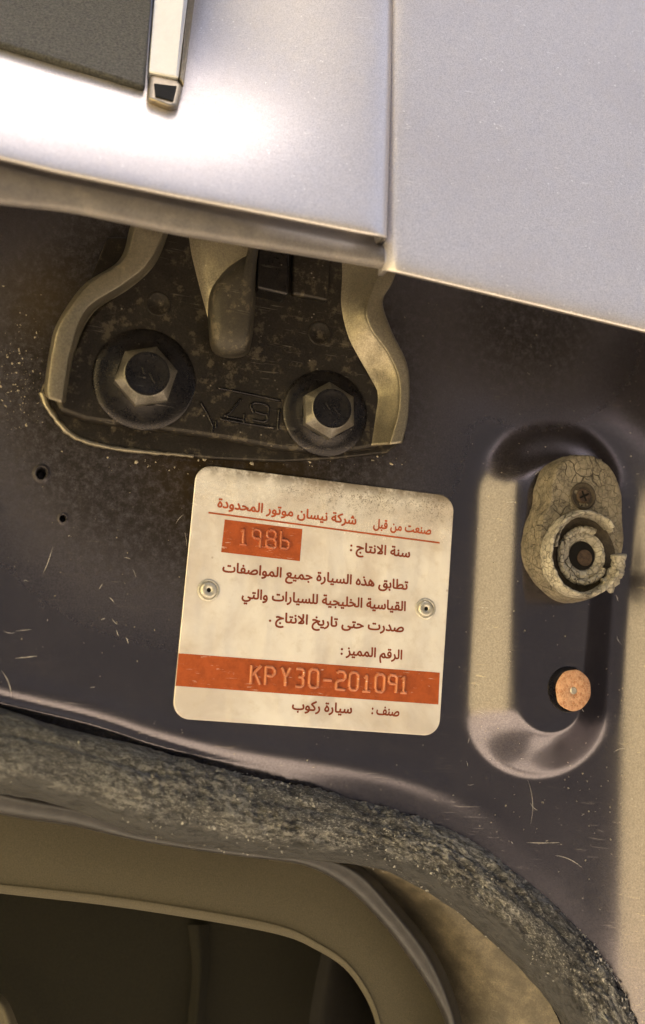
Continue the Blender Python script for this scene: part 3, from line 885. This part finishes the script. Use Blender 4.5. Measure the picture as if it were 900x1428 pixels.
def stamp(chars, name, mat):
    """raised punched characters: (char, left px, baseline py, width px, height px, slope)"""
    for (ch, x, y, wd, ht, sl) in chars:
        vv, ff, off = [], [], 0
        for poly in STROKES[ch]:
            pts = np.array(densify(poly))
            kx = x + pts[:, 0] * wd + (pts[:, 1] / 1.6) * ht * 0.06; ky = y + pts[:, 0] * wd * sl - pts[:, 1] / 1.6 * ht
            t = tube('stroke', P(kx, ky, HP - .02), 0.00048, None, None, 12, 1.9)
            me = t.data; vv += [tuple(v.co) for v in me.vertices]; ff += [tuple(i + off for i in p.vertices) for p in me.polygons]; off = len(vv)
            bpy.data.objects.remove(t); bpy.data.meshes.remove(me)
        fix_normals(mesh_np(name, vv, ff, mat, plate))


stamp([('1', 332, 759, 13, 22, .12), ('9', 350, 762.5, 14, 25, .12), ('8', 369.5, 763.5, 16, 25, .12), ('b', 389.5, 764.5, 14, 24, .12)], 'raised_digit', M_digit)
stamp([('K', 348, 953.5, 15.5, 26, .07), ('P', 368, 955, 15, 26, .07), ('Y', 391, 956.5, 13, 26, .07), ('3', 410.5, 957.5, 13, 26, .07), ('0', 429, 958.5, 15.5, 26, .07),
       ('-', 449, 961, 13, 26, .07), ('2', 467, 961.5, 15, 26, .07), ('0', 485, 962, 15, 25, .07), ('1', 503, 964, 14, 23, .07), ('0', 521.5, 964.5, 15, 25, .07), ('9', 539.5, 965.5, 14, 25, .07), ('1', 556.5, 966, 11, 23, .07)], 'raised_character', M_emboss)

for (x, y) in ((291, 823), (593.5, 849)):
    c = V(x, y, HP)
    rv = lathe('rivet', c, [(3.0, 0), (2.95, .22), (2.6, .34), (2.3, .2), (2.2, .55), (1.95, .85), (1.5, .95), (.85, .92), (.62, .75), (.55, .2), (.01, .1)], M_alu, plate, 48)
    lathe('rivet_bore', c, [(.60, .52), (.01, .50)], M_black, rv, 24)

# ------------------------------------------------------------------ rubber buffer on the boss
buf = thing('rubber_buffer', 'cracked tan rubber door buffer with a torn curled lip on the raised boss', 'rubber buffer')
out = [(788, 630), (815, 632), (842, 648), (858, 680), (861, 720), (862, 760), (852, 800), (832, 828), (800, 841), (772, 833), (748, 812), (733, 790), (727, 760), (732, 728), (744, 700), (748, 672), (760, 645)]
out = [(727 + (x - 727) * 0.87, 640 + (y - 630) * 0.95) for x, y in out]
ol = spline(out + out[:1], 121)[:120]
cen = np.array([790., 745.])
HB0 = 8.4
layers = [(1.00, HB0), (1.012, HB0 + 1.5), (1.0, HB0 + 4.5), (0.99, HB0 + 8.6), (0.975, HB0 + 10.1), (0.94, HB0 + 10.65), (0.8, HB0 + 10.7), (0.65, HB0 + 10.8), (0.5, HB0 + 10.8), (0.36, HB0 + 10.8), (0.2, HB0 + 10.8), (0.02, HB0 + 10.8)]
lay = spline_keep(np.array(layers), 5)
vv = []
shift = (HB0 - 9.3)
for (s, h) in lay:
    o2 = cen + (ol - cen) * s
    b0 = P(o2[:, 0], o2[:, 1], HB0)          # outline drawn where it meets the boss, then raised along the normal
    for i, p in enumerate(b0):
        q = Vector(p.tolist()); q.y -= (h - HB0) * MM
        nz = noise.fractal(q * 260, 1.0, 2.2, 4) * 0.00022 + noise.fractal(q * 900, 1.0, 2.0, 3) * 0.00010
        d = Vector((q.x - 0.0, 0, q.z)).normalized() * 0
        out_dir = Vector((float(o2[i, 0] - cen[0]), 0, -float(o2[i, 1] - cen[1]))).normalized()
        q += out_dir * nz * (1 if h < HB0 + 9 else 0.3) + Vector((0, -1, 0)) * nz * (1 if h > HB0 + 8 else 0)
        # screw hole
        vv.append(tuple(q))
bb = mesh_np('buffer_base', vv, [f for f in grid_faces(len(lay), 120, False, True)], M_buf, buf)
fix_normals(bb)
HT = HB0 + 10.8
# countersunk screw in the upper lobe
c = V(813, 692, HT)
scw = lathe('screw_hole_shade', c, [(3.9, .25), (3.5, .55), (3.1, .3), (2.9, .08), (.01, .06)], M_buf_dark, buf, 40)
lathe('screw', c, [(2.1, .08), (2.1, .5), (1.7, .8), (.9, .7), (.01, .45)], M_rust, buf, 32)
for a in (0.5, 2.07):
    tube('screw_slot', [(c.x + 1.5 * MM * math.cos(a) * t, c.y - .72 * MM, c.z + 1.5 * MM * math.sin(a) * t) for t in np.linspace(-1, 1, 6)], 0.00028, M_black, buf, 6)


def arc_ring(name, cx, cy, rx, ry, a0, a1, rt, h0, h1, mat, n=150, rough=0.00013, wob=1.0, flat=1.5, seg=14, spiral=0.0):
    a = np.radians(np.linspace(a0, a1, n)); t = np.linspace(0, 1, n)
    kx = cx + (rx + spiral * t) * np.cos(a); ky = cy - (ry + spiral * t) * np.sin(a)
    p = P(kx, ky, h0 + (h1 - h0) * t)
    r = rt * (1 + 0.06 * np.sin(a * 9) + 0.05 * np.sin(a * 23))
    def fn(u, an, v):
        q = Vector(v.tolist()); return noise.fractal(q * 800, 1.0, 2.0, 4) * rough * wob
    return tube(name, p, r, mat, buf, seg, flat, False, fn)


arc_ring('outer_lip', 811, 773, 49, 57, 40, 336, 0.00085, HT + 1.6, HT + 2.6, M_lip, flat=4.2)
arc_ring('outer_lip', 815, 764, 42, 47, 28, 178, 0.00055, HT + 1.8, HT + 1.2, M_lip, flat=3.4)
arc_ring('curled_end', 829, 778, 34, 44, 296, 366, 0.0021, HT + 2.0, HT + 4.0, M_lip, n=60, rough=0.0005, flat=0.9)
# beaded rim of the inner sleeve
n_ = 220; a = np.radians(np.linspace(62, 330, n_))
p = P(814 + 32 * np.cos(a), 775 - 37 * np.sin(a), HT + 1.4)
r = 0.00075 * (1 + 0.22 * np.abs(np.sin(a * 13 + 2 * np.sin(a * 3))) ** 0.7)
tube('sleeve_rim', p, r, M_lip, buf, 12, 1.3, False, lambda u, an, v: noise.fractal(Vector(v.tolist()) * 900, 1.0, 2.0, 3) * 0.00025)
c = V(811, 775, HT)
lathe('hollow_shade', c, [(10.6, -.3), (10.4, .22), (9, .30), (6.0, .30)], M_buf_dark, buf, 64)  # flat dark ring, painted shade between the lips
lathe('sleeve', c, [(6.6, 1.2), (5.6, 1.5), (4.6, .9), (4.1, .1), (3.9, -2.0), (3.6, -5), (.01, -5.2)], M_lip, buf, 72, None, 0,
      lambda q, r, h, a: q + Vector((0, noise.fractal(q * 600, 1.0, 2.0, 3) * 0.0006, 0)))
lathe('sleeve_bore', c, [(3.95, .25), (3.2, .22), (.01, .2)], M_black, buf, 48)
lathe('bore_stud', V(815, 778, HT), [(2.3, .2), (2.2, .45), (1.2, .5), (.01, .4)], M_rust, buf, 28)

# ------------------------------------------------------------------ orange plug on the boss
plug = thing('hole_plug', 'round chipped orange paint covered plug low on the raised boss', 'plug')
c = V(798.5, 963, 8.75)
lathe('plug_collar', c, [(6.6, -.2), (6.4, .35), (5.7, .5), (5.2, .3), (.01, .3)], M_bolt, plug, 56, None, 0, lambda q, r, h, a: q + Vector((-0.0012, 0, 0.0002)))
lathe('plug_face', c, [(5.45, .2), (5.4, .55), (5.1, .8), (2.0, .95), (1.5, .85), (1.2, .65), (.01, .6)], M_plug, plug, 56, None, 0,
      lambda q, r, h, a: q + Vector((noise.noise(q * 300) * .0003, 0, noise.noise(q * 300 + Vector((9, 0, 0))) * .0003 + 0.0004 * math.sin(a))))
lathe('plug_pip', c, [(1.1, .6), (.8, .95), (.01, .9)], M_alu, plug, 24)

# ------------------------------------------------------------------ weather seal, welt, trim and interior
seal = thing('weather_seal', 'perished crumbling black rubber door seal curving round the opening', 'weather seal')
sp = spline(SEAL, 1350)
cp = P(sp[:, 0], sp[:, 1], 1.5)
crumb = sstep(sp[:, 0], 120, 330)


sl = np.r_[0, np.cumsum(np.linalg.norm(np.diff(cp, axis=0), axis=1))]


def seal_fn(u, an, v):
    i = min(len(crumb) - 1, int(round(u * (len(crumb) - 1)))); cb = float(crumb[i])
    q = Vector((sl[i] * 0.45, math.cos(an) * 0.009, math.sin(an) * 0.009))      # stretched along the seal
    patch = 0.5 + 0.5 * max(-1, min(1, noise.noise(q * 130 + Vector((5, 2, 8))) * 3.2))
    am = (0.18 + 0.82 * cb) * (0.25 + 0.75 * patch)
    n1 = noise.fractal(q * 120, 1.0, 2.1, 3) * 0.0009
    tp = 1.0 - 0.85 * max(0.0, min(1.0, (math.cos(an) - 0.2) / 0.4))
    am *= tp
    n2 = noise.fractal(q * 480, 0.8, 2.1, 5) * 0.0010 + noise.noise(q * 2100) * 0.00035
    pit = max(0.0, noise.noise(q * 420 + Vector((3, 7, 1))) - 0.1) * 0.0026
    groove = -0.0007 * math.exp(-((an - 2.15 - 0.2 * noise.noise(q * 60)) / 0.10) ** 2)
    rdg = 0.0004 - abs(noise.noise(q * 980)) * 0.0016
    return n1 + (n2 - pit + rdg) * am + groove


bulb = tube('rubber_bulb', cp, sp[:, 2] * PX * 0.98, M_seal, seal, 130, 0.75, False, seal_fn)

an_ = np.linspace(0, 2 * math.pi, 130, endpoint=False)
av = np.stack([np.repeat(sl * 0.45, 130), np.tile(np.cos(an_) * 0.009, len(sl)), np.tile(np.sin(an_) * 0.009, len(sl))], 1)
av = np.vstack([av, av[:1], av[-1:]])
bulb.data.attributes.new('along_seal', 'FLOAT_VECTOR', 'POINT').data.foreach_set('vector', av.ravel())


def scatter(name, spots, mat, parent, smooth=False):
    vv, ff = [], []
    for (q, n, s) in spots:
        t = Vector((random.gauss(0, 1), random.gauss(0, 1), random.gauss(0, 1))).cross(n).normalized(); b = n.cross(t)
        k = random.randint(4, 6); base_i = len(vv); st = random.uniform(0.35, 1.0)
        for j in range(k):
            a = 2 * math.pi * j / k; rr = s * random.uniform(0.6, 1.2)
            vv.append(tuple(q + t * rr * math.cos(a) + b * rr * st * math.sin(a) - n * s * 0.3 + n * random.uniform(-.2, .3) * s))
        vv.append(tuple(q + n * s * random.uniform(0.25, 0.9) + t * random.uniform(-.4, .4) * s))
        for j in range(k): ff.append((base_i + j, base_i + (j + 1) % k, base_i + k))
    return mesh_np(name, vv, ff, mat, parent, smooth)


spots = []
for _ in range(2600):
    i = random.randrange(60, len(sp) - 1)
    if random.random() > 0.08 + 0.92 * crumb[i]: continue
    T = Vector((cp[i + 1] - cp[i - 1]).tolist()).normalized(); N = Vector((0, -1, 0)); B = T.cross(N).normalized()
    a = random.choice([random.gauss(2.6, 0.35), random.gauss(0.7, 0.4), random.uniform(0.9, 2.9)])
    r = sp[i, 2] * PX * random.uniform(.96, 1.02)
    n = (B * math.cos(a) + N * 0.8 * math.sin(a))
    if noise.noise(Vector(cp[i].tolist()) * 60 + Vector((a, a * 2, 0))) < 0.08: continue
    spots.append((Vector(cp[i].tolist()) + n * r, n.normalized(), random.choice([.0002, .0003, .0004, .0006])))
cr = scatter('crumbs', spots, M_crumb, seal); cr['kind'] = 'stuff'

welt = thing('door_welt', 'shiny black rubber welt strip just inside the crumbling seal', 'rubber strip')
loft('welt_strip', [[(-420, 1000, -4), (-200, 1045, -4), (0, 1092, -4), (100, 1113, -4), (200, 1148, -5), (330, 1175, -6), (430, 1188, -8), (500, 1205, -9), (560, 1266, -10), (605, 1325, -11), (635, 1390, -12), (648, 1450, -12), (655, 1560, -12)],
                    [(-420, 1015, -2), (-200, 1060, -2), (0, 1112, -2), (100, 1132, -2), (200, 1158, -4), (330, 1182, -5), (430, 1195, -6), (495, 1218, -6), (548, 1274, -7), (592, 1332, -8), (622, 1395, -9), (636, 1450, -9), (642, 1560, -9)],
                    [(-420, 1040, -8), (-200, 1088, -8), (0, 1136, -8), (100, 1152, -8), (200, 1174, -8), (330, 1194, -9), (420, 1206, -10), (480, 1236, -11), (535, 1290, -12), (580, 1350, -13), (612, 1405, -14), (624, 1450, -14), (630, 1560, -14)],
                    [(-420, 1020, -26), (-200, 1068, -26), (0, 1116, -26), (100, 1132, -26), (200, 1154, -26), (330, 1174, -26), (420, 1190, -26), (490, 1226, -26), (545, 1285, -26), (590, 1345, -26), (622, 1400, -26), (634, 1450, -26), (640, 1560, -26)]],
     200, M_welt, welt, 8)

trim = thing('pillar_trim', 'olive tan vinyl trim band with a paler rounded edge below the seal', 'interior trim')
t_in = [(-420, 1195), (-200, 1222), (0, 1246), (150, 1263), (300, 1286), (395, 1305), (440, 1324), (480, 1350), (508, 1388), (524, 1428), (532, 1480), (536, 1560)]
t_out = [(-420, 1010), (-200, 1055), (0, 1100), (150, 1145), (330, 1175), (430, 1190), (490, 1215), (545, 1268), (590, 1325), (625, 1390), (638, 1450), (645, 1560)]


def off(pts, d): return [(x - d * 0.45 * max(0, min(1, (x - 380) / 120)), y + d * (1 - 0.55 * max(0, min(1, (x - 380) / 120)))) for x, y in pts]


c3 = lambda pts, h: [(x, y, h) for x, y in pts]
t_mid = [(a[0] * .5 + b[0] * .5, a[1] * .5 + b[1] * .5) for a, b in zip(spline(t_in, 12), spline(t_out, 12))]
loft('trim_band', [c3(t_out, -24), c3(t_mid, -22), c3(off(t_in, -20), -21.5), c3(off(t_in, -12), -21), c3(off(t_in, -4), -22), c3(t_in, -24.5), c3(off(t_in, -6), -34), c3(off(t_in, -10), -60)], 180, M_trim, trim, 6)

inner = thing('cabin_panel', 'very dark olive cabin lining behind the trim band at lower left', 'interior panel')
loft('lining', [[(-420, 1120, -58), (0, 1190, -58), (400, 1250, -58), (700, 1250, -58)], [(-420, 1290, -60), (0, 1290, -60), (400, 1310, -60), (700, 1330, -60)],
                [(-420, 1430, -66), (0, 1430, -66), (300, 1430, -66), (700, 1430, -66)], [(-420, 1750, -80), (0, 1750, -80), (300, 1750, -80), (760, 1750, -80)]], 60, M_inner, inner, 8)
loft('lining_rib', [[(262, 1290, -58), (268, 1350, -60), (262, 1430, -62), (255, 1560, -66)], [(276, 1290, -55), (280, 1350, -57), (274, 1430, -59), (266, 1560, -63)], [(292, 1290, -58), (292, 1350, -61), (284, 1430, -63), (278, 1560, -67)]], 40, M_inner, inner, 8)
loft('seat_edge', [[(-200, 1340, -52), (-60, 1362, -52), (0, 1385, -52), (22, 1420, -52), (34, 1470, -52), (40, 1560, -52)], [(-200, 1350, -49), (-60, 1372, -49), (-5, 1396, -49), (14, 1430, -49), (24, 1475, -49), (30, 1560, -49)],
                   [(-200, 1362, -52), (-60, 1384, -52), (-12, 1408, -52), (4, 1440, -52), (12, 1480, -52), (18, 1560, -52)]], 60, M_trim, inner, 6)
loft('belt_guide', [[(452, 1315, -40), (440, 1370, -42), (430, 1440, -44), (425, 1560, -46)], [(466, 1315, -37), (458, 1370, -39), (452, 1440, -41), (450, 1560, -43)], [(482, 1318, -40), (486, 1370, -42), (488, 1440, -44), (490, 1560, -46)],
                    [(500, 1330, -48), (520, 1380, -48), (530, 1440, -48), (535, 1560, -48)]], 40, M_black, inner, 8)
# closes the car behind the opening
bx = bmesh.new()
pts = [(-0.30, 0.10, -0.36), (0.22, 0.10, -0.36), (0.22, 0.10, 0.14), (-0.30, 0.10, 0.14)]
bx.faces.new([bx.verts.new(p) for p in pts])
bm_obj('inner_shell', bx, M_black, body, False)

# ------------------------------------------------------------------ flecks of dried mud on the pillar
spots = []
for _ in range(1100):
    z = random.random()
    if z < 0.30: x, y = random.gauss(30, 40), random.gauss(525, 45)
    elif z < 0.42: x, y = random.uniform(150, 580), random.gauss(640, 9)
    elif z < 0.48: x, y = random.gauss(790, 60), random.gauss(1130, 50)
    else: x, y = random.uniform(-40, 900), random.uniform(380, 1200)
    xa, ya = np.array([x]), np.array([y]); sd = seal_dist(xa, ya)
    if sd[0] < 70 or (270 < x < 640 and 650 < y < 1026) or (60 < x < 560 and 300 < y < 628) or y < edge_y(x) - 40: continue
    h = float(panel_h(xa, ya, sd)[0])
    b0 = V(x, y, 0); b0.y -= h * MM
    spots.append((b0, Vector((0, -1, 0)), random.choice([.00010, .00012, .00015, .0002, .0002, (.0009 if .3 < z < .42 else .0003), .0005 if z < .5 else .0003])))
vsl, fsl = [], []
for (x, y, L_, an_) in [(736, 1088, 62, 1.2), (735, 520, 5, .6), (246, 730, 16, -1.2), (258, 742, 22, 1.3), (5, 880, 18, .5), (22, 880, 22, -.1), (2, 935, 40, .85), (22, 918, 30, -.1), (60, 800, 40, -1.1), (735, 1175, 45, .05), (775, 1193, 40, .1), (740, 1120, 14, 1.2)] + \
        [(random.uniform(0, 270), random.uniform(640, 980), random.uniform(3, 14), random.uniform(-1.5, 1.5)) for _ in range(14)] + [(random.uniform(640, 860), random.uniform(560, 1200), random.uniform(3, 14), random.uniform(-1.5, 1.5)) for _ in range(20)]:
    q_ = np.array([(x + L_ * t * math.cos(an_ + .4 * t * math.sin(x)), y + L_ * t * math.sin(an_ + .4 * t * math.sin(x))) for t in np.linspace(0, 1, 7)])
    sd = seal_dist(q_[:, 0], q_[:, 1])
    if sd.min() < 75: continue
    hh_ = panel_h(q_[:, 0], q_[:, 1], sd); b0 = P(q_[:, 0], q_[:, 1], 0.0); b0[:, 1] -= hh_ * MM + 0.00008
    wd_ = random.uniform(.00004, .00009); k0 = len(vsl)
    for i, p_ in enumerate(b0):
        wv_ = wd_ * math.sin(math.pi * (i + .4) / 6.8) * random.uniform(.5, 1.2)
        vsl += [(p_[0] + wv_ * math.sin(an_), p_[1], p_[2] + wv_ * math.cos(an_)), (p_[0] - wv_ * math.sin(an_), p_[1], p_[2] - wv_ * math.cos(an_))]
        if i: fsl.append((k0 + 2 * i - 2, k0 + 2 * i - 1, k0 + 2 * i + 1, k0 + 2 * i))
sk = mesh_np('pale_scratches', vsl, fsl, M_crust, body); sk['kind'] = 'stuff'
fk = scatter('dirt_flecks', spots, M_fleck, None); fk['kind'] = 'stuff'
spots = []
for _ in range(1400):
    i = random.randrange(len(sp) // 3, len(sp) - 2)
    if not (790 < sp[i, 0] < 868 and sp[i, 1] < 1470): continue
    T = Vector((cp[i + 1] - cp[i - 1]).tolist()).normalized(); N = Vector((0, -1, 0)); B = T.cross(N).normalized()
    if B.z < 0: B = -B
    a = abs(random.gauss(0.1, 0.45)); n = B * math.cos(a) + N * 0.75 * math.sin(a)
    spots.append((Vector(cp[i].tolist()) + n * sp[i, 2] * PX * random.uniform(.98, 1.05), n.normalized(), random.choice([.0002, .0003, .0006])))
    spots += spots[-1:] * 0
ps = scatter('pale_crust', spots, M_crust, seal); ps['kind'] = 'stuff'
tag(fk, 'dried tan mud flecks scattered over the dark pillar', 'dirt')
